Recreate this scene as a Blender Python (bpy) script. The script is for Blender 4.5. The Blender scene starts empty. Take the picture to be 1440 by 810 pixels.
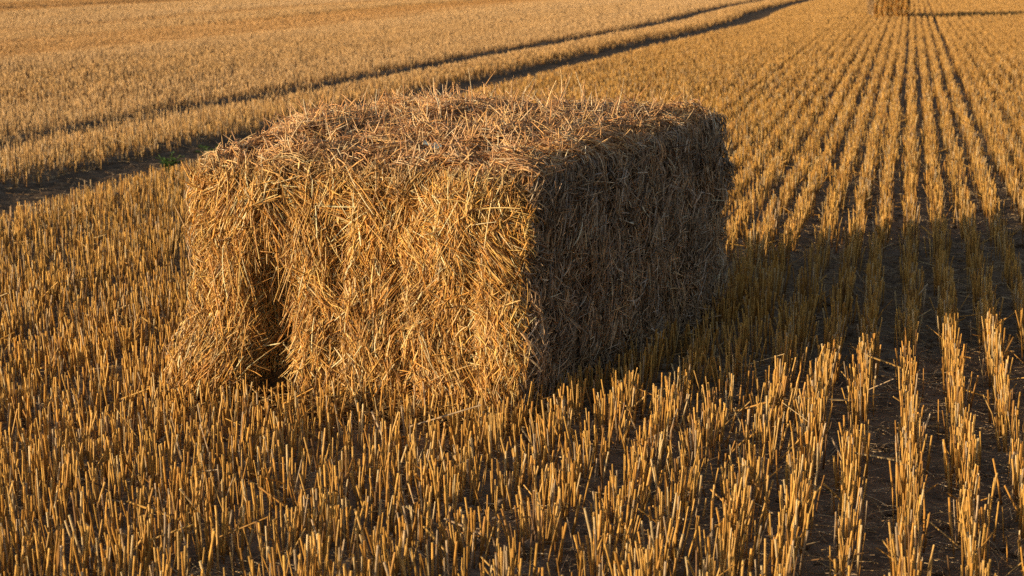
import bpy, math
import numpy as np
R = np.random.default_rng(7)
S = bpy.context.scene
COL = S.collection

# ------------------------------------------------------------------ helpers
def hsh(ix, iy, iz, seed):
    h = (ix.astype(np.int64) * 374761393 + iy.astype(np.int64) * 668265263 + iz.astype(np.int64) * 2147483647 + seed * 974711) & 0xFFFFFFFF
    h = ((h ^ (h >> 13)) * 1274126177) & 0xFFFFFFFF
    h = ((h ^ (h >> 16)) * 2246822519) & 0xFFFFFFFF
    return ((h ^ (h >> 15)) & 0xFFFFFF) / float(0xFFFFFF)

def noise(x, y, z=None, seed=0):
    """smooth value noise in -1..1"""
    x = np.asarray(x, float); y = np.asarray(y, float)
    z = np.zeros_like(x) if z is None else np.asarray(z, float)
    x0 = np.floor(x); y0 = np.floor(y); z0 = np.floor(z)
    fx = x - x0; fy = y - y0; fz = z - z0
    fx = fx * fx * (3 - 2 * fx); fy = fy * fy * (3 - 2 * fy); fz = fz * fz * (3 - 2 * fz)
    out = 0
    for i in (0, 1):
        for j in (0, 1):
            for k in (0, 1):
                w = (fx if i else 1 - fx) * (fy if j else 1 - fy) * (fz if k else 1 - fz)
                out = out + w * hsh(x0 + i, y0 + j, z0 + k, seed)
    return out * 2 - 1

def smooth(a, b, x):
    t = np.clip((x - a) / (b - a), 0, 1)
    return t * t * (3 - 2 * t)

def mesh_obj(name, V, faces_list, mat, col=None, parent=None, smooth_sh=True, **props):
    """faces_list: list of int arrays (n,3) or (n,4)"""
    me = bpy.data.meshes.new(name)
    V = np.ascontiguousarray(V, dtype=np.float32)
    me.vertices.add(len(V)); me.vertices.foreach_set('co', V.ravel())
    loops = np.concatenate([f.ravel() for f in faces_list]).astype(np.int32)
    sizes = np.concatenate([np.full(len(f), f.shape[1]) for f in faces_list]).astype(np.int32)
    starts = np.concatenate([[0], np.cumsum(sizes)[:-1]]).astype(np.int32)
    me.loops.add(len(loops)); me.loops.foreach_set('vertex_index', loops)
    me.polygons.add(len(sizes)); me.polygons.foreach_set('loop_start', starts)
    me.polygons.foreach_set('loop_total', sizes)
    me.update(calc_edges=True)
    if smooth_sh:
        me.polygons.foreach_set('use_smooth', np.ones(len(sizes), bool))
    if col is not None:
        a = me.color_attributes.new('Col', 'FLOAT_COLOR', 'POINT')
        c = np.ones((len(V), 4), np.float32); c[:, :3] = col
        a.data.foreach_set('color', c.ravel())
    me.materials.append(mat)
    o = bpy.data.objects.new(name, me); COL.objects.link(o)
    if parent is not None:
        o.parent = parent
    for k, v in props.items():
        o[k] = v
    return o

def tubes(P, rad, col, sides=3, cap=False, capcol=None):
    """P (N,K,3) centre lines, rad (N,K), col (N,K,3) -> V, faces, colours"""
    N, K, _ = P.shape
    d = P[:, -1] - P[:, 0]
    d /= np.linalg.norm(d, axis=1, keepdims=True) + 1e-9
    ref = np.where(np.abs(d[:, 2:3]) > .8, np.array([[1., 0, 0]]), np.array([[0, 0, 1.]]))
    u = np.cross(d, ref); u /= np.linalg.norm(u, axis=1, keepdims=True)
    v = np.cross(d, u)
    ph = R.uniform(0, 2 * math.pi, N)
    ang = ph[:, None] + np.arange(sides)[None] * 2 * math.pi / sides      # N,S
    off = np.cos(ang)[..., None] * u[:, None] + np.sin(ang)[..., None] * v[:, None]   # N,S,3
    V = P[:, :, None, :] + off[:, None] * rad[:, :, None, None]
    C = np.broadcast_to(col[:, :, None, :], V.shape)
    V = V.reshape(-1, 3); C = C.reshape(-1, 3)
    base = (np.arange(N) * K * sides)[:, None, None]
    k = (np.arange(K - 1) * sides)[None, :, None]
    s = np.arange(sides)[None, None]; s2 = (s + 1) % sides
    q = np.stack([base + k + s, base + k + s2, base + k + sides + s2, base + k + sides + s], -1).reshape(-1, 4)
    F = [q]
    if cap:
        top = V.reshape(N, K, sides, 3)[:, -1]
        # slanted cut
        top = top.copy()
        n0 = len(V)
        V = np.concatenate([V, top.reshape(-1, 3)])
        C = np.concatenate([C, np.repeat(capcol, sides, axis=0)])
        idx = n0 + (np.arange(N) * sides)[:, None] + np.arange(sides)[None]
        F.append(idx)
    return V, F, C

def merge(parts):
    Vs, Fs, Cs, n = [], [], [], 0
    for V, F, C in parts:
        Vs.append(V); Cs.append(C); Fs += [f + n for f in F]; n += len(V)
    return np.concatenate(Vs), Fs, np.concatenate(Cs)

# ------------------------------------------------------------------ materials
def nodes(name):
    m = bpy.data.materials.new(name); m.use_nodes = True
    nt = m.node_tree; return m, nt, nt.nodes['Principled BSDF']

def straw_material(name, rough=.5, transl=.18, spec=.35, gain=1.0):
    m, nt, b = nodes(name)
    at = nt.nodes.new('ShaderNodeAttribute'); at.attribute_name = 'Col'
    tc = nt.nodes.new('ShaderNodeTexCoord')
    nz = nt.nodes.new('ShaderNodeTexNoise'); nz.inputs['Scale'].default_value = 55; nz.inputs['Detail'].default_value = 3
    nt.links.new(tc.outputs['Object'], nz.inputs['Vector'])
    mr = nt.nodes.new('ShaderNodeMapRange'); mr.inputs['From Min'].default_value = .3; mr.inputs['From Max'].default_value = .7
    mr.inputs['To Min'].default_value = .72 * gain; mr.inputs['To Max'].default_value = 1.22 * gain
    nt.links.new(nz.outputs['Fac'], mr.inputs['Value'])
    mx = nt.nodes.new('ShaderNodeVectorMath'); mx.operation = 'SCALE'
    nt.links.new(at.outputs['Color'], mx.inputs[0]); nt.links.new(mr.outputs['Result'], mx.inputs['Scale'])
    nt.links.new(mx.outputs['Vector'], b.inputs['Base Color'])
    b.inputs['Roughness'].default_value = rough
    b.inputs['Specular IOR Level'].default_value = spec
    tr = nt.nodes.new('ShaderNodeBsdfTranslucent'); nt.links.new(mx.outputs['Vector'], tr.inputs['Color'])
    ms = nt.nodes.new('ShaderNodeMixShader'); ms.inputs[0].default_value = transl
    nt.links.new(b.outputs[0], ms.inputs[1]); nt.links.new(tr.outputs[0], ms.inputs[2])
    nt.links.new(ms.outputs[0], nt.nodes['Material Output'].inputs['Surface'])
    return m

M_straw = straw_material('cut_stubble', .42, .12, .45, 1.08)
M_bale = straw_material('baled_straw', .36, .08, .55, 1.2)
M_chaff = straw_material('chaff', .6, .1, .25)

def core_material():
    m, nt, b = nodes('bale_core')
    tc = nt.nodes.new('ShaderNodeTexCoord')
    nz = nt.nodes.new('ShaderNodeTexNoise'); nz.inputs['Scale'].default_value = 60; nz.inputs['Detail'].default_value = 6
    nt.links.new(tc.outputs['Object'], nz.inputs['Vector'])
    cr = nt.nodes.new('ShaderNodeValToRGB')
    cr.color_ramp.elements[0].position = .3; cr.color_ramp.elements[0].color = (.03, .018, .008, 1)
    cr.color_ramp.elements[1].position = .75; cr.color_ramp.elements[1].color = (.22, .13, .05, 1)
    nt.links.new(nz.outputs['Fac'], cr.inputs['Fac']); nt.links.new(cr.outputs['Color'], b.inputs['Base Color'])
    bp = nt.nodes.new('ShaderNodeBump'); bp.inputs['Strength'].default_value = .9; bp.inputs['Distance'].default_value = .01
    nt.links.new(nz.outputs['Fac'], bp.inputs['Height']); nt.links.new(bp.outputs['Normal'], b.inputs['Normal'])
    b.inputs['Roughness'].default_value = .95
    return m
M_core = core_material()

def soil_material(name, dark, light, far=False):
    m, nt, b = nodes(name)
    g = nt.nodes.new('ShaderNodeNewGeometry')
    n1 = nt.nodes.new('ShaderNodeTexNoise'); n1.inputs['Scale'].default_value = 9; n1.inputs['Detail'].default_value = 9; n1.inputs['Roughness'].default_value = .68
    n2 = nt.nodes.new('ShaderNodeTexNoise'); n2.inputs['Scale'].default_value = 70; n2.inputs['Detail'].default_value = 5
    for n in (n1, n2): nt.links.new(g.outputs['Position'], n.inputs['Vector'])
    cr = nt.nodes.new('ShaderNodeValToRGB')
    cr.color_ramp.elements[0].position = .33; cr.color_ramp.elements[0].color = (*dark, 1)
    cr.color_ramp.elements[1].position = .7; cr.color_ramp.elements[1].color = (*light, 1)
    nt.links.new(n1.outputs['Fac'], cr.inputs['Fac'])
    src = cr.outputs['Color']
    if far:   # beyond the modelled stubble the field reads as pale straw
        sp = nt.nodes.new('ShaderNodeSeparateXYZ'); nt.links.new(g.outputs['Position'], sp.inputs[0])
        mr = nt.nodes.new('ShaderNodeMapRange'); mr.inputs['From Min'].default_value = 100; mr.inputs['From Max'].default_value = 125
        nt.links.new(sp.outputs['Y'], mr.inputs['Value'])
        mx = nt.nodes.new('ShaderNodeMixRGB'); mx.inputs['Color2'].default_value = (.36, .23, .09, 1)
        nt.links.new(mr.outputs['Result'], mx.inputs['Fac']); nt.links.new(src, mx.inputs['Color1']); src = mx.outputs['Color']
    nt.links.new(src, b.inputs['Base Color'])
    ad = nt.nodes.new('ShaderNodeMath'); ad.operation = 'ADD'
    nt.links.new(n1.outputs['Fac'], ad.inputs[0]); nt.links.new(n2.outputs['Fac'], ad.inputs[1])
    bp = nt.nodes.new('ShaderNodeBump'); bp.inputs['Strength'].default_value = .9; bp.inputs['Distance'].default_value = .02
    nt.links.new(ad.outputs[0], bp.inputs['Height']); nt.links.new(bp.outputs['Normal'], b.inputs['Normal'])
    b.inputs['Roughness'].default_value = .95; b.inputs['Specular IOR Level'].default_value = .2
    return m
M_soil = soil_material('field_soil', (.12, .09, .068), (.42, .32, .235), True)
M_track = soil_material('track_soil', (.085, .062, .044), (.28, .20, .14))

# ------------------------------------------------------------------ camera, light
H = 1.6; FPX = 2600.; PITCH = math.atan(460 / FPX)
cam = bpy.data.cameras.new('camera'); co = bpy.data.objects.new('camera', cam); COL.objects.link(co)
co.location = (0, 0, H); co.rotation_euler = (math.pi / 2 - PITCH, 0, 0)
cam.sensor_width = 36; cam.lens = 36 * FPX / 1440; cam.clip_end = 6000; cam.clip_start = .05
cam.dof.use_dof = True; cam.dof.focus_distance = 6.3; cam.dof.aperture_fstop = 7.2
S.camera = co

def px_of(x, y, z):
    zc = y * math.cos(PITCH) + (H - z) * math.sin(PITCH)
    yc = (H - z) * math.cos(PITCH) - y * math.sin(PITCH)
    return 720 + FPX * x / zc, 405 + FPX * yc / zc

AZ = math.radians(55.6); EL = math.radians(9.0)      # light travels towards azimuth AZ (from +Y to +X)
ld = np.array([math.sin(AZ) * math.cos(EL), math.cos(AZ) * math.cos(EL), -math.sin(EL)])
sun = bpy.data.lights.new('sun', 'SUN'); so = bpy.data.objects.new('sun', sun); COL.objects.link(so)
sun.energy = 5.0; sun.angle = math.radians(.5); sun.color = (1, .71, .39)
from mathutils import Vector
so.rotation_euler = Vector(tuple(ld)).to_track_quat('-Z', 'Y').to_euler(); so.location = (-6, -4, 6)
w = bpy.data.worlds.new('World'); S.world = w; w.use_nodes = True
bg = w.node_tree.nodes['Background']; sky = w.node_tree.nodes.new('ShaderNodeTexSky')
sky.sky_type = 'NISHITA'; sky.sun_disc = False; sky.sun_elevation = EL
sky.sun_rotation = AZ + math.pi           # where the sun stands, clockwise from +Y
hs = w.node_tree.nodes.new('ShaderNodeHueSaturation'); hs.inputs['Saturation'].default_value = .55      # hazy evening sky
w.node_tree.links.new(sky.outputs['Color'], hs.inputs['Color']); w.node_tree.links.new(hs.outputs['Color'], bg.inputs['Color'])
bg.inputs['Strength'].default_value = .095
S.view_settings.view_transform = 'Standard'; S.view_settings.look = 'None'; S.view_settings.exposure = 0
S.cycles.max_bounces = 5; S.cycles.diffuse_bounces = 3; S.cycles.glossy_bounces = 2; S.cycles.use_denoising = False; S.render.filter_size = 1.15

# ------------------------------------------------------------------ layout of rows and wheel tracks
T = .2132; D = .17
def lean(u, y):           # rows to the left follow the wheel tracks, a little off the straight rows
    return .028 * smooth(1., 6., -u) * y + .7 * np.exp(-((y - 44) / 13) ** 2) * smooth(1.5, 5., -u)
def row_x(u, y):
    return u + T * y + lean(u, y)
def wob(y, s): return .05 * noise(y * .35, y * 0 + s, seed=3)
TRACKS = [(-6.30, .43, .035), (-8.15, .32, .02), (-32.0, .5, .05), (-34.2, .4, .04)]   # u, half width, depth
def track_w(u, y):
    """0 outside, 1 in the middle of a wheel track"""
    out = np.zeros_like(u * y)
    for uc, hw, dp in TRACKS:
        dd = np.abs(u - uc - wob(y, uc)) - .05 * noise(y * 2.3, y * 0 + uc, seed=41) - .035 * noise(y * 8, u * 6, seed=42)
        out = np.maximum(out, 1 - smooth(hw * .8, hw * 1.25, dd))
    return out
def u_of(x, y):
    u = x - T * y
    for _ in range(4): u = x - T * y - lean(u, y)
    return u
def ground_z(x, y):
    u = u_of(x, y)
    k = (u - .06) / D
    near = 1 - smooth(14, 40, y)
    z = .012 * np.cos(2 * math.pi * k) * near
    z = z + .012 * noise(x * 2.1, y * 2.1, seed=11) * near + .009 * noise(x * 7, y * 7, seed=12) * near + .006 * noise(x * 19, y * 19, seed=13) * near
    for uc, hw, dp in TRACKS:
        dd = np.abs(u - uc - wob(y, uc))
        z = z - dp * (1 - smooth(hw * .7, hw * 1.35, dd)) + .02 * np.exp(-((dd - hw * 1.35) / .09) ** 2)
    z = z + .05 * noise(x * .06, y * .05, seed=14) * smooth(12, 40, y)
    return z

def axis(segs):
    out = []
    for a, b, st in segs: out += list(np.arange(a, b, st))
    return np.array(out + [segs[-1][1]])
# The ground: one sheet, fine near the bale and coarse to the horizon
gx = axis([(-2000, -200, 200), (-200, -30, 10), (-30, -12, .5), (-12, -5, .14), (-5, 5, .035), (5, 14, .2), (14, 40, 1), (40, 200, 10), (200, 2000, 200)])
gy = axis([(-300, -20, 40), (-20, 3, 1), (3, 11, .04), (11, 22, .11), (22, 40, .4), (40, 130, 1.5), (130, 400, 15), (400, 3000, 200)])
X, Y = np.meshgrid(gx, gy)
U = u_of(X, Y)
Z = ground_z(X, Y)
nx, ny = len(gx), len(gy)
i = (np.arange(ny - 1)[:, None] * nx + np.arange(nx - 1)[None]).ravel()
mesh_obj('ground', np.stack([X, Y, Z], -1).reshape(-1, 3), [np.stack([i, i + 1, i + nx + 1, i + nx], -1)], M_soil,
         kind='structure', label='dark crumbly soil of the harvested field between the stubble rows', category='ground')

# wheel tracks: strips of trodden soil that follow the ruts, a few mm above the sheet
def track_obj(uc, hw, label):
    ys = np.concatenate([np.arange(4, 30, .12), np.arange(30, 118, .5)])
    ts = np.linspace(-1, 1, 15)
    YY, TT = np.meshgrid(ys, ts, indexing='ij')
    rag = 1 + .18 * noise(YY * 2.2, np.sign(TT) * 3, seed=21) + .1 * noise(YY * 7, np.sign(TT) * 3, seed=22)
    UU = uc + wob(YY, uc) + TT * hw * 1.12 * rag
    XX = row_x(UU, YY)
    ZZ = ground_z(XX, YY) + .006 + .012 * noise(XX * 9, YY * 4, seed=23) * (1 - np.abs(TT)) + .012 * smooth(-.3, .3, np.sin(YY * 24 + np.abs(TT) * 7)) * smooth(.8, .6, np.abs(TT)) * (.6 + .4 * noise(YY * 1.7, TT, seed=24)) + .004 * (1 - TT ** 2)
    n, m = XX.shape
    i = (np.arange(n - 1)[:, None] * m + np.arange(m - 1)[None]).ravel()
    mesh_obj('wheel_track', np.stack([XX, YY, ZZ], -1).reshape(-1, 3), [np.stack([i, i + 1, i + m + 1, i + m], -1)], M_track,
             kind='structure', label=label, category='wheel track')
track_obj(-6.30, .43, 'broad bare tractor wheel track passing just behind the near bale')
track_obj(-8.15, .32, 'narrower second tractor wheel track beyond the broad bare one')
track_obj(-32.0, .5, 'faint far wheel track near the top left of the field')

# ------------------------------------------------------------------ bale geometry
class Bale:
    def __init__(s, bottom, top, r=.08, seed=0, hollow=True, dome=.04, grooves=(.46, .66, .87)):
        s.b = np.array(bottom, float); s.t = np.array(top, float)   # order NL NR FR FL
        s.r = r; s.seed = seed; s.hollow = hollow; s.dome = dome; s.grooves = grooves
    def base(s, q):
        """q in [-1,1]^3 on the box surface"""
        r = np.array([s.r * 1.2, s.r * .7, s.r * 1.5])
        c = np.clip(q, -(1 - r), 1 - r)
        e = (q - c) / r
        l = np.linalg.norm(e, axis=-1, keepdims=True)
        p = c + e / np.maximum(l, 1.0) * r
        a, b, h = [(p[..., k] + 1) / 2 for k in range(3)]
        def quad(Q):
            return (Q[0] * ((1 - a) * (1 - b))[..., None] + Q[1] * (a * (1 - b))[..., None] + Q[2] * (a * b)[..., None] + Q[3] * ((1 - a) * b)[..., None])
        P = quad(s.b) * (1 - h)[..., None] + quad(s.t) * h[..., None]
        P[..., 2] += s.dome * h * (1 - (2 * a - 1) ** 4) * (1 - (2 * b - 1) ** 4)
        # barrel bulge of the sides
        return P
    def disp(s, q, P):
        a = (q[..., 0] + 1) / 2; b = (q[..., 1] + 1) / 2; c = (q[..., 2] + 1) / 2
        sd = s.seed
        d = .04 * noise(P[..., 0] * 4, P[..., 1] * 4, P[..., 2] * 3.2, sd + 1) + .032 * noise(P[..., 0] * 10, P[..., 1] * 10, P[..., 2] * 8, sd + 2) \
            + .015 * noise(P[..., 0] * 24, P[..., 1] * 24, P[..., 2] * 20, sd + 5) + .022 * noise(P[..., 0] * 13, P[..., 1] * 13, P[..., 2] * 2.5, sd + 6) * (np.abs(q[..., 2]) < .98)
        front = (q[..., 1] < -.98)
        side = (np.abs(q[..., 0]) > .98)
        top = (q[..., 2] > .98)
        w = .03 * noise(c * 3, c * 0 + 5, seed=sd + 3)
        g = 0
        for k, gc in enumerate(s.grooves):
            g = g + (.055 + .014 * math.sin(k * 2.3 + 1)) * np.exp(-((a + w * (1 + k % 2) - gc) / .022) ** 2)
        g = g * (.35 + .65 * smooth(.95, .6, c))
        if s.hollow:
            ha = .215 + .055 * (1 - c) + w * .5
            g = g + .17 * np.exp(-(np.maximum(np.abs(a - ha) - .006 - .045 * (1 - c) * (1 + .6 * noise(c * 7, c * 0, seed=91)), 0) / .026) ** 2) * smooth(.85, .25, c)
            g = g - .07 * smooth(.24, .10, a) * smooth(.6, .0, c) - .015 * smooth(.35, .1, a)
        g = g - .03 * smooth(.62, .8, c) * smooth(1.0, .9, c)       # overhanging lip of the top layer
        d = np.where(front, d - g, d)
        gb = 0
        for gc in (.22, .41, .6, .8):
            gb = gb + .025 * np.exp(-((b + w - gc) / .014) ** 2)
        d = np.where(side & ~front, d - gb + .04 * np.sin(math.pi * np.clip(c, 0, 1)) * smooth(0, .5, b), d)
        return d
    def surf(s, q):
        """position, two tangents, outward normal of points on the box surface"""
        ax = np.argmax(np.abs(q), axis=-1)
        e = .02
        t1 = np.where((ax == 0)[..., None], np.array([0, 1., 0]), np.array([1., 0, 0]))
        t2 = np.where((ax == 2)[..., None], np.array([0, 1., 0]), np.array([0, 0, 1.]))
        P = s.base(q)
        T1 = s.base(q + t1 * e) - s.base(q - t1 * e)
        T2 = s.base(q + t2 * e) - s.base(q - t2 * e)
        T1 /= np.linalg.norm(T1, axis=-1, keepdims=True) + 1e-9
        T2 = T2 - T1 * np.sum(T1 * T2, -1, keepdims=True); T2 /= np.linalg.norm(T2, axis=-1, keepdims=True) + 1e-9
        N = np.cross(T1, T2)
        ctr = s.b.mean(0) * .5 + s.t.mean(0) * .5
        # tilt reference: outward along the box axis
        out = P - ctr
        sg = np.sign(np.sum(N * out, -1, keepdims=True)); N = N * sg
        d = s.disp(q, P)
        return P + N * d[..., None], T1, T2, N
    def core(s, inset, n=60):
        parts = []
        for ax in range(3):
            for sg in (-1, 1):
                g = np.linspace(-1, 1, n)
                A, B = np.meshgrid(g, g, indexing='ij')
                q = np.zeros(A.shape + (3,)); o = [k for k in range(3) if k != ax]
                q[..., ax] = sg; q[..., o[0]] = A; q[..., o[1]] = B
                q2 = q * .999999
                q2[..., ax] = sg
                P, _, _, N = s.surf(q2)
                V = (P - N * inset).reshape(-1, 3)
                i = (np.arange(n - 1)[:, None] * n + np.arange(n - 1)[None]).ravel()
                parts.append((V, [np.stack([i, i + 1, i + n + 1, i + n], -1)], np.ones_like(V)))
        return merge(parts)
    def straws(s, clumps, per, length, rad, weights, seed, jitter=.03, K=5, depth=(-.06, .028), wild=0.0, region=None, tint=(1, 1, 1)):
        """weights: dict face->(share); faces: front side left back top"""
        rg = np.random.default_rng(seed)
        faces = {'front': (1, -1), 'right': (0, 1), 'left': (0, -1), 'back': (1, 1), 'top': (2, 1)}
        dims = {'front': (1.25, .9), 'right': (2.2, .9), 'left': (2.2, .9), 'back': (1.25, .9), 'top': (1.25, 2.2)}
        out = []
        for f, wgt in weights.items():
            ax, sg = faces[f]; n = int(clumps * wgt)
            o = [k for k in range(3) if k != ax]
            c = rg.uniform(-1, 1, (n, 2))
            if region is not None:
                c[:, 0] = rg.uniform(region[0], region[1], n); c[:, 1] = rg.uniform(region[2], region[3], n)
            if f == 'top':
                phi = rg.uniform(0, math.pi, n)
            else:
                phi = math.pi / 2 + rg.normal(0, .9 if f == 'right' else (.2 if region is not None else .46), n) + .45 * noise(c[:, 0] * 3, c[:, 1] * 3, seed=seed)
                hi = smooth(.45, .95, c[:, 1])
                phi = phi + hi * rg.normal(0, .7, n)
                if f == 'front':     # the sagging left end fans out to the lower left
                    phi -= .28 * smooth(-.4, -.8, c[:, 0]) * smooth(.4, -.3, c[:, 1])
            dep = rg.uniform(depth[0], depth[1], n)
            lc = rg.uniform(length[0], length[1], n)
            rep = rg.integers(max(1, per // 2), per * 3 // 2 + 1, n)
            idx = np.repeat(np.arange(n), rep); m = len(idx)
            cq = c[idx] + rg.normal(0, 1, (m, 2)) * jitter * 2 / np.array(dims[f])
            cq = np.clip(cq, -1, 1)
            q = np.zeros((m, 3)); q[:, ax] = sg; q[:, o[0]] = cq[:, 0]; q[:, o[1]] = cq[:, 1]
            q[:, o[0]] *= .9999; q[:, o[1]] *= .9999
            P, T1, T2, N = s.surf(q)
            ph = phi[idx] + rg.normal(0, .16, m)
            lift = rg.normal(0, .09 + wild, m) + wild * np.abs(rg.normal(0, .8, m))
            if wild: lift = np.abs(lift)
            L = lc[idx] * rg.uniform(.45, 1.15, m)
            edge = np.clip((np.abs(cq).max(1) - .8) / .2, 0, 1)
            L = L * (1 - .45 * edge)
            d = T1 * np.cos(ph)[:, None] + T2 * np.sin(ph)[:, None] + N * lift[:, None]
            d /= np.linalg.norm(d, axis=1, keepdims=True)
            flip = rg.random(m) < .5; d[flip] *= -1
            if wild:
                dn = np.sum(d * N, 1) < 0; d[dn] *= -1
            t = np.linspace(-.5, .5, K)[None, :, None] if not wild else np.linspace(-.1, .9, K)[None, :, None]
            bend = rg.normal(0, .16, (m, 3)); bend -= d * np.sum(bend * d, 1, keepdims=True)
            bend -= N * (np.abs(rg.normal(0, .22, m)) + .5 * edge)[:, None] * (0 if wild else 1)
            C0 = P + N * (dep[idx] + rg.normal(0, .006, m))[:, None]
            L3 = L[:, None, None]
            Pt = C0[:, None] + d[:, None] * t * L3 + bend[:, None] * (t ** 2) * L3
            # a kink in some of them
            kk = rg.random(m) < .18
            kv = rg.normal(0, .35, (m, 3)); Pt[kk] += (np.maximum(t, 0) * L3 * kv[:, None])[kk]
            Pt[..., 2] = np.maximum(Pt[..., 2], .012)
            rr = rad * rg.uniform(.5, 1.25, m)[:, None] * np.array([.75] + [1.] * (K - 2) + [.6])[None]
            pal = np.array([[.84, .48, .15], [.90, .60, .27], [.70, .35, .085], [.48, .23, .06], [.94, .76, .48], [.76, .46, .15], [.24, .11, .035]])
            pr = np.array([.22, .15, .21, .14, .08, .12, .08])
            ci = rg.choice(len(pal), m, p=pr); cc = pal[ci] * rg.uniform(.45, 1.38, (m, 1))
            tone = 1 + .30 * noise(P[:, 0] * 5, P[:, 1] * 5, P[:, 2] * 5, seed + 9)
            cc = cc * tone[:, None]
            gr = (.6 if f == 'top' else .06 if f == 'front' else .5 + .5) * np.maximum(rg.random(m), .0 if f == 'front' else .45)  # top weathered grey; sides and back greyed, a neutral shade tone painted in
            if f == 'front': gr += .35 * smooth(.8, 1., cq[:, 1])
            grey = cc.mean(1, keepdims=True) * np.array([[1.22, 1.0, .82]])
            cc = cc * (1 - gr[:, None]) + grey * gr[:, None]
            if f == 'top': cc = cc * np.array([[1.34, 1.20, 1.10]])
            cc = cc * np.array([tint]) * np.array([[1., 1.055, 1.04 if f == 'front' else 1.14]]) * (1.0 if f in ('front', 'top') else .84)  # sides and back darkened: shade put into the straw colour
            cc = np.clip(cc * np.minimum(1, .98 / cc.max(1, keepdims=True)), .02, .88)
            colr = np.repeat(cc[:, None], K, 1)
            out.append(tubes(Pt, rr, colr, 3))
        return merge(out)

def gp(px, py, z=0.0):
    """ground coordinates used while laying out (metres)"""
    zc = FPX * (H - z) / (math.cos(PITCH) * (py + 55)); x = (px - 720) / FPX * zc
    return x, (zc - (H - z) * math.sin(PITCH)) / math.cos(PITCH)

# corners in metres: near-left, near-right, far-right, far-left
BB = [(-1.18, 6.54, .0), (.0, 6.24, .0), (.965, 8.32, .0), (-.46, 8.60, .0)]
BT = [(-1.11, 6.60, .905), (.075, 6.33, .865), (.95, 8.28, .925), (-.62, 8.50, .93)]
near = bpy.data.objects.new('straw_bale', None); COL.objects.link(near)
near['label'] = 'large rectangular straw bale in the foreground with its front sunlit and right side shaded'
near['category'] = 'straw bale'; near['group'] = 'straw bales left on the stubble field'
near.location = (-.18, 7.4, 0)
def under(o, root):
    o.parent = root; o.matrix_parent_inverse = root.matrix_world.inverted(); return o
bpy.context.view_layer.update()
B = Bale(BB, BT, seed=40)
V, F, C = B.core(.055, 90)
under(mesh_obj('packed_core', V, F, M_core, C), near)
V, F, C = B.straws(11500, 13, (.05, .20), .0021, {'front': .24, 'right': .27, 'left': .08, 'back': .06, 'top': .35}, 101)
under(mesh_obj('straw_covering', V, F, M_bale, C, kind='stuff'), near)
sets = [B.straws(1500, 2, (.05, .17), .0026, {'front': .3, 'right': .25, 'left': .15, 'back': .08, 'top': .22}, 102, depth=(-.01, .01), wild=.35),
        B.straws(2600, 2, (.05, .14), .0023, {'top': 1}, 104, depth=(-.02, .01), wild=.7),
        B.straws(200, 2, (.08, .18), .0022, {'top': 1}, 105, depth=(-.02, .0), wild=2.0),
        B.straws(900, 2, (.08, .26), .0032, {'front': .5, 'right': .5}, 106, depth=(.0, .02)),
        B.straws(110, 5, (.12, .34), .0021, {'front': 1}, 107, depth=(.0, .05), region=(-.75, -.35, -.85, .35))]
V, F, C = merge(sets)
under(mesh_obj('loose_stalks', V, F, M_bale, C, kind='stuff'), near)

# far bale, square to the rows
far = bpy.data.objects.new('straw_bale', None); COL.objects.link(far)
far['label'] = 'small distant straw bale cut off by the top edge of the picture'
far['category'] = 'straw bale'; far['group'] = 'straw bales left on the stubble field'
fx, fy = gp(1228, 29); fx2, _ = gp(1276.5, 29)
far.location = (fx + .55, fy + 1, 0)
bpy.context.view_layer.update()
ex = np.array([1, -.02]); wv = (fx2 - fx) * ex
dv = np.array([.30, 2.1])
c0 = np.array([fx, fy]); cs = [c0, c0 + wv, c0 + wv + dv, c0 + dv]
FB = Bale([(*c, 0) for c in cs], [(*c, 1.06) for c in cs], seed=60, hollow=False, grooves=(.14, .3, .44, .58, .73, .87))
V, F, C = FB.core(.03, 40)
under(mesh_obj('packed_core', V, F, M_core, C), far)
V, F, C = FB.straws(6000, 6, (.05, .16), .007, {'front': .3, 'right': .25, 'left': .15, 'back': .1, 'top': .2}, 103, K=3, tint=(.78, .70, .52))
under(mesh_obj('straw_covering', V, F, M_bale, C, kind='stuff'), far)

# ------------------------------------------------------------------ stubble
def in_quad(x, y, Q, grow=0.0):
    Q = np.array([q[:2] for q in Q]); c = Q.mean(0); Q = c + (Q - c) * (1 + grow)
    ins = np.ones(x.shape, bool)
    for k in range(4):
        a = Q[k]; b = Q[(k + 1) % 4]
        ins &= ((b[0] - a[0]) * (y - a[1]) - (b[1] - a[1]) * (x - a[0])) > 0
    return ins

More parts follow.
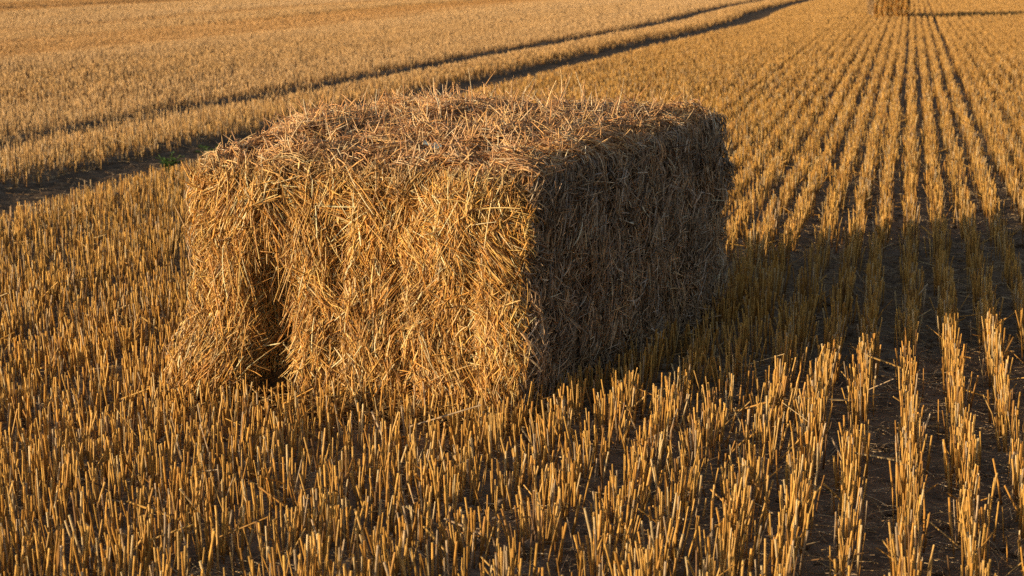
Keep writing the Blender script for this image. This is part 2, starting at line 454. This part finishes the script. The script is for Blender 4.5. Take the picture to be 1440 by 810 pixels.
def stubble_zone(y0, y1, per_m, rad, sides, K, margin, seed, cap):
    rg = np.random.default_rng(seed)
    ks = np.arange(-420, 330)
    out_x, out_y, out_k = [], [], []
    for k in ks:
        u = .06 + D * k
        # y range of this row inside the widened view
        yy = np.linspace(y0, y1, 60)
        xx = row_x(np.full(60, u), yy)
        half = .285 * yy + margin
        ok = np.abs(xx) < half
        if not ok.any(): continue
        ya, yb = yy[ok].min() - (y1 - y0) / 60, yy[ok].max() + (y1 - y0) / 60
        ya, yb = max(ya, y0), min(yb, y1)
        n = int((yb - ya) * per_m)
        y = rg.uniform(ya, yb, n)
        out_y.append(y); out_k.append(np.full(n, k)); out_x.append(np.full(n, u))
    y = np.concatenate(out_y); k = np.concatenate(out_k); u = np.concatenate(out_x)
    # clumping along the row
    dens = noise(y * 9, k * 7.3, seed=5) * .6 + .10 * smooth(-.6, -1.4, u) + noise(y * 2.6, k * 3.1, seed=6) * .35 + noise(y * .8, k * 1.7, seed=8) * .25
    keep = rg.random(len(y)) < np.clip(.80 + dens, .06, 1)
    y, k, u = y[keep], k[keep], u[keep]
    n = len(y)
    # right-hand rows are tidy, those in front of the bale are looser
    loose = smooth(-.1, -.55, u) * (1 - smooth(7.5, 10, y))
    rowv = hsh(k, k * 0, k * 0, 77)
    tidy = smooth(-3.5, -1.5, k) * smooth(5, 3, k)
    sd = .0165 - .003 * tidy + .013 * loose + .014 * (1 - tidy) * rowv ** 1.5 + .012 * np.abs(noise(y * .7, k * 5., seed=7)) + .006 * smooth(9, 16, y) + .02 * smooth(-2, -4.5, u)
    uo = rg.normal(0, 1, n) * sd + (hsh(k, k * 0 + 3, k * 0, 78) - .5) * .032 + .012 * noise(y * 1.3, k * 2.2, seed=9)
    uu = u + uo
    x = row_x(uu, y)
    tw = track_w(uu, y)
    tw2 = tw * np.where((uu < -7.3) & (uu > -10), 1 - .42 * smooth(27, 17, y), 1.0)
    # second track keeps some stubble
    keep = rg.random(n) > tw2
    keep &= ~in_quad(x, y, BB, -.03)
    keep &= ~in_quad(x, y, [(*c, 0) for c in cs], 0)
    x, y, k, u, uo, uu, loose, sd = [a[keep] for a in (x, y, k, u, uo, uu, loose, sd)]
    n = len(x)
    z = ground_z(x, y) - .01
    band = noise(uu * .42, y * .012, seed=31) + .5 * noise(uu * 1.1, y * .03, seed=32)
    left = smooth(-5, -9, uu)
    hgt = .138 * (1 - .16 * left) * (1 + .07 * noise(x * .9, y * .9, seed=10) - .10 * band * left) * np.clip(rg.normal(1, .14, n), .4, 1.3)
    short = rg.random(n) < .14; hgt[short] *= rg.uniform(.35, .85, short.sum())
    brn = left * (smooth(-15.2, -15.9, uu) * smooth(-19.6, -18.8, uu) + .7 * smooth(-21.4, -21.8, uu) * smooth(-23.0, -22.4, uu) + smooth(-29, -30, uu) * smooth(-36, -35, uu) + .8 * smooth(-43, -44, uu))
    brn = brn * np.clip(.75 + .5 * noise(uu * .8, y * .03, seed=33), 0, 1)
    hgt *= 1 - .35 * brn
    edge_t = smooth(.0, .35, track_w(uu + .12, y) + track_w(uu - .12, y)); hgt *= 1 - .25 * edge_t
    # tilt: outwards from the row plus random
    across = np.array([1., -T]) / math.hypot(1, T); along = np.array([T, 1.]) / math.hypot(1, T)
    clump = .07 * noise(y * 6, k * 4.4, seed=15)
    ta = np.clip(uo / sd, -2.5, 2.5) * (.03 + .05 * loose) + rg.normal(0, .035 + .035 * loose, n) + clump
    tl = rg.normal(0, .05 + .02 * loose, n) + .06 * noise(y * 5, k * 3.3, seed=16) - .02
    wildm = rg.random(n) < .022; ta[wildm] += rg.normal(0, .55, wildm.sum()); tl[wildm] += rg.normal(0, .4, wildm.sum())
    dirv = np.stack([across[0] * ta + along[0] * tl, across[1] * ta + along[1] * tl, np.ones(n)], 1)
    dirv /= np.linalg.norm(dirv, axis=1, keepdims=True)
    t = np.linspace(0, 1, K)[None, :, None]
    bend = np.zeros((n, 3)); bend[:, :2] = rg.normal(0, .04, (n, 2))
    P = np.stack([x, y, z], 1)[:, None] + (dirv[:, None] * t + bend[:, None] * t * t) * hgt[:, None, None]
    if K > 2:      # some stems are crushed and folded over half way
        kk = rg.random(n) < .025
        kv = rg.normal(0, .55, (n, 3)); kv[:, 2] = -np.abs(kv[:, 2]) * .5
        P[kk, 2:] += (kv * hgt[:, None])[kk][:, None]
    rr = rad * rg.uniform(.5, 1.45, n)[:, None] * np.linspace(1.08, .92, K)[None]
    pal = np.array([[.84, .49, .13], [.90, .56, .19], [.72, .38, .09], [.50, .25, .06], [.88, .66, .36], [.62, .46, .30], [.30, .17, .08]])
    ci = rg.choice(7, n, p=[.27, .18, .24, .12, .07, .07, .05]); cc = pal[ci] * rg.uniform(.65, 1.15, (n, 1)) * np.array([[.99, 1.035, 1.06]])
    cc *= (1 + .10 * noise(x * .5, y * .5, seed=17))[:, None]
    fm = (.78 * smooth(14, 40, y))[:, None]; cc = cc * (1 - fm) + fm * np.array([[.74, .45, .15]])
    # field to the left is paler with browner bands
    pale = cc.mean(1, keepdims=True) * np.array([[1.46, 1.06, .62]])
    lf = (left * (.62 - .25 * np.clip(band, -1, 1)))[:, None]
    cc = cc * (1 - lf) + pale * lf
    cc *= (1 + left * (-.22 * np.clip(band, 0, 1) + .36))[:, None]
    cc *= (1 + left * .16 * noise(uu * 2.4, y * .04, seed=34) * smooth(12, 25, y))[:, None]
    cc *= 1 - brn[:, None] * np.array([[.20, .32, .50]])
    cc *= np.minimum(1, .84 / cc.max(1, keepdims=True))
    base = np.array([.36, .26, .19]); tt = smooth(0, .6, np.linspace(0, 1, K))  # brown stem foot, with shade low in the stubble painted into the colour
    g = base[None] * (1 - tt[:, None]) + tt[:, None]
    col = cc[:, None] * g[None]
    return tubes(P, rr, np.clip(col, .01, .85), sides, cap, np.clip(cc * 1.15 + .04, 0, .85) if cap else None)

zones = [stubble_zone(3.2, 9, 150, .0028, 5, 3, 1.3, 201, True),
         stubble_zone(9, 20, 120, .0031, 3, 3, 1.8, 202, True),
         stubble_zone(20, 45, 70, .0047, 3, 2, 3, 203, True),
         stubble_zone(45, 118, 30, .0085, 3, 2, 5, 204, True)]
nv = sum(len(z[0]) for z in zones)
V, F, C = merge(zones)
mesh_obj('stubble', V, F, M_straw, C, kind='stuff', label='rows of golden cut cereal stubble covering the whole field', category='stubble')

# ------------------------------------------------------------------ chaff and broken stalks on the soil
def litter(n, y0, y1, length, rad, seed, margin=1.0, K=4):
    rg = np.random.default_rng(seed)
    y = np.sqrt(rg.uniform(y0 ** 2, y1 ** 2, n)); x = rg.uniform(-1, 1, n) * (.285 * y + margin)
    keep = ~in_quad(x, y, BB, -.05); x, y = x[keep], y[keep]; n = len(x)
    u = u_of(x, y); tw = track_w(u, y); keep = rg.random(n) > tw * .45; x, y = x[keep], y[keep]; n = len(x)
    ph = rg.uniform(0, 2 * math.pi, n); L = rg.uniform(*length, n)
    z = ground_z(x, y) + rg.uniform(.004, .022, n)
    lift = rg.normal(0, .14, n)
    d = np.stack([np.cos(ph), np.sin(ph), lift], 1)
    t = np.linspace(-.5, .5, K)[None, :, None]
    b = rg.normal(0, .25, (n, 3)); b[:, 2] = -np.abs(b[:, 2]) * .3
    P = np.stack([x, y, z], 1)[:, None] + d[:, None] * t * L[:, None, None] + b[:, None] * t * t * L[:, None, None]
    gz = ground_z(P[..., 0], P[..., 1]); P[..., 2] = np.maximum(P[..., 2], gz + .002)
    rr = rad * rg.uniform(.4, 1.3, n)[:, None] * np.ones((1, K))
    pal = np.array([[.40, .29, .16], [.50, .40, .26], [.26, .17, .09], [.34, .27, .2]])
    cc = pal[rg.integers(0, 4, n)] * rg.uniform(1.0, 2.0, (n, 1))
    return tubes(P, rr, np.repeat(cc[:, None], K, 1), 3)
def base_litter(n, seed):       # straw shed around the foot of the bale
    rg = np.random.default_rng(seed); Q = np.array([q[:2] for q in BB]); c0_ = Q.mean(0)
    e = rg.integers(0, 4, n); t = rg.random(n)[:, None]
    p = Q[e] * (1 - t) + Q[(e + 1) % 4] * t
    o = p - c0_; o /= np.linalg.norm(o, axis=1, keepdims=True)
    p = p + o * np.abs(rg.normal(0, .07, n))[:, None]
    ph = rg.uniform(0, 2 * math.pi, n); L = rg.uniform(.05, .2, n)
    z = ground_z(p[:, 0], p[:, 1]) + np.abs(rg.normal(0, .03, n)) + .005
    d = np.stack([np.cos(ph), np.sin(ph), rg.normal(0, .35, n)], 1); tt = np.linspace(-.5, .5, 4)[None, :, None]
    b = rg.normal(0, .25, (n, 3))
    P = np.stack([p[:, 0], p[:, 1], z], 1)[:, None] + (d[:, None] * tt + b[:, None] * tt * tt) * L[:, None, None]
    gz = ground_z(P[..., 0], P[..., 1]); P[..., 2] = np.maximum(P[..., 2], gz + .003)
    pal = np.array([[.72, .46, .17], [.82, .60, .30], [.48, .28, .10]])
    cc = pal[rg.integers(0, 3, n)] * rg.uniform(.6, 1.1, (n, 1))
    return tubes(P, .0021 * rg.uniform(.6, 1.3, n)[:, None] * np.ones((1, 4)), np.repeat(cc[:, None], 4, 1), 3)
V, F, C = merge([base_litter(2200, 310), litter(42000, 3.2, 10, (.012, .09), .0011, 301), litter(5200, 3.2, 10, (.05, .2), .0021, 302),
                 litter(26000, 10, 20, (.04, .16), .0020, 303, 1.5, 3)])
mesh_obj('chaff', V, F, M_chaff, C, kind='stuff', label='chaff and broken straws lying on the soil between the rows', category='chaff')

# clods of soil
rg = np.random.default_rng(401); n = 9000
y = np.sqrt(rg.uniform(3.5 ** 2, 17 ** 2, n)); x = rg.uniform(-1, 1, n) * (.285 * y + 1)
kp = ~in_quad(x, y, BB, .0); x, y = x[kp], y[kp]; n = len(x)
oc = np.array([[1, 0, 0], [0, 1, 0], [-1, 0, 0], [0, -1, 0], [.55, .55, .6], [-.55, .55, .6], [-.55, -.55, .6], [.55, -.55, .6], [0, 0, .9], [0, 0, -.7]], float)
of = np.array([[0, 1, 4], [1, 2, 5], [2, 3, 6], [3, 0, 7], [4, 1, 5], [5, 2, 6], [6, 3, 7], [7, 0, 4], [4, 5, 8], [5, 6, 8], [6, 7, 8], [7, 4, 8], [1, 0, 9], [2, 1, 9], [3, 2, 9], [0, 3, 9]])
sz = np.minimum(.005 + rg.exponential(.006, n), .03)
V = oc[None] * (1 + rg.normal(0, .22, (n, 10, 3))) * sz[:, None, None] * rg.uniform(.6, 1.2, (n, 1, 3))
V = V + np.stack([x, y, ground_z(x, y) + sz * .2], 1)[:, None]
mesh_obj('soil_clods', V.reshape(-1, 3), [(of[None] + (np.arange(n) * 10)[:, None, None]).reshape(-1, 3)], M_soil, kind='stuff',
         smooth_sh=False, label='small clods of dark soil scattered between the rows', category='clods')

# ------------------------------------------------------------------ weeds at the track edge
M_leaf, nt, b = nodes('weed_leaf')
nz = nt.nodes.new('ShaderNodeTexNoise'); nz.inputs['Scale'].default_value = 40
cr = nt.nodes.new('ShaderNodeValToRGB'); cr.color_ramp.elements[0].color = (.045, .10, .02, 1); cr.color_ramp.elements[1].color = (.13, .22, .045, 1)
nt.links.new(nz.outputs['Fac'], cr.inputs['Fac']); nt.links.new(cr.outputs['Color'], b.inputs['Base Color']); b.inputs['Roughness'].default_value = .5
def weed(px, py, h, n, seed, label):
    rg = np.random.default_rng(seed)
    x, y = gp(px, py)
    root = bpy.data.objects.new('weed', None); COL.objects.link(root)
    root.location = (x, y, float(ground_z(np.array([x]), np.array([y]))[0]))
    root['label'] = label; root['category'] = 'weed'; root['group'] = 'green weeds on the wheel track'
    m = 5; sp = rg.uniform(-.35, .35, (m, 2)) * h * 2
    t = np.linspace(0, 1, 4)[None, :, None]
    P = np.concatenate([sp[:, None] * t * (1 + t) * .6, np.ones((m, 1, 1)) * t * h * rg.uniform(.6, 1, (m, 1, 1))], -1)
    V, F, C = tubes(P, np.full((m, 4), .003), np.ones((m, 4, 3)), 5)
    mesh_obj('stem', V, F, M_leaf, parent=root)
    Vs, Fs = [], []
    for i in range(n):
        s = rg.integers(0, m); k = rg.uniform(.15, 1)
        c = P[s, 0] * (1 - k) + P[s, -1] * k
        a = rg.uniform(0, 2 * math.pi); L = h * rg.uniform(.25, .5); wd = L * .28; up = rg.uniform(-.1, .7)
        d = np.array([math.cos(a), math.sin(a), up]); sd_ = np.array([-math.sin(a), math.cos(a), 0])
        pts = [c, c + d * L * .35 + sd_ * wd, c + d * L * .75 + sd_ * wd * .7, c + d * L - np.array([0, 0, L * .2]),
               c + d * L * .75 - sd_ * wd * .7, c + d * L * .35 - sd_ * wd]
        b0 = len(Vs); Vs += pts; Fs += [[b0, b0 + 1, b0 + 2, b0 + 3], [b0, b0 + 3, b0 + 4, b0 + 5]]
    mesh_obj('leaves', np.array(Vs), [np.array(Fs)], M_leaf, parent=root)
weed(238, 241, .17, 60, 1, 'low green weed growing on the bare wheel track left of the bale')
weed(299, 226, .17, 24, 2, 'tiny green weed on the track right beside the top left corner of the bale')

# ------------------------------------------------------------------ scrap of pale plastic on top of the bale
M_pl, nt, b = nodes('pale_plastic')
nz = nt.nodes.new('ShaderNodeTexNoise'); nz.inputs['Scale'].default_value = 30
cr = nt.nodes.new('ShaderNodeValToRGB'); cr.color_ramp.elements[0].color = (.38, .55, .62, 1); cr.color_ramp.elements[1].color = (.62, .74, .78, 1)
nt.links.new(nz.outputs['Fac'], cr.inputs['Fac']); nt.links.new(cr.outputs['Color'], b.inputs['Base Color']); b.inputs['Roughness'].default_value = .35
q = np.array([[.22, -.72, 1.0]])
P, T1, T2, N = B.surf(q)
g = np.linspace(-1, 1, 9); A, Bq = np.meshgrid(g, g, indexing='ij')
zz = .006 * noise(A * 2.3, Bq * 2.3, seed=77) + .004 * noise(A * 6, Bq * 6, seed=78)
Vp = np.stack([A * .032 * (1 + .2 * Bq), Bq * .017, zz], -1).reshape(-1, 3)
i = (np.arange(8)[:, None] * 9 + np.arange(8)[None]).ravel()
o = mesh_obj('plastic_scrap', Vp, [np.stack([i, i + 1, i + 10, i + 9], -1)], M_pl,
             label='small crumpled scrap of pale blue plastic on top of the foreground bale', category='plastic scrap')
o.location = tuple(P[0] + N[0] * .052); o.rotation_euler = (.5, .1, .3)
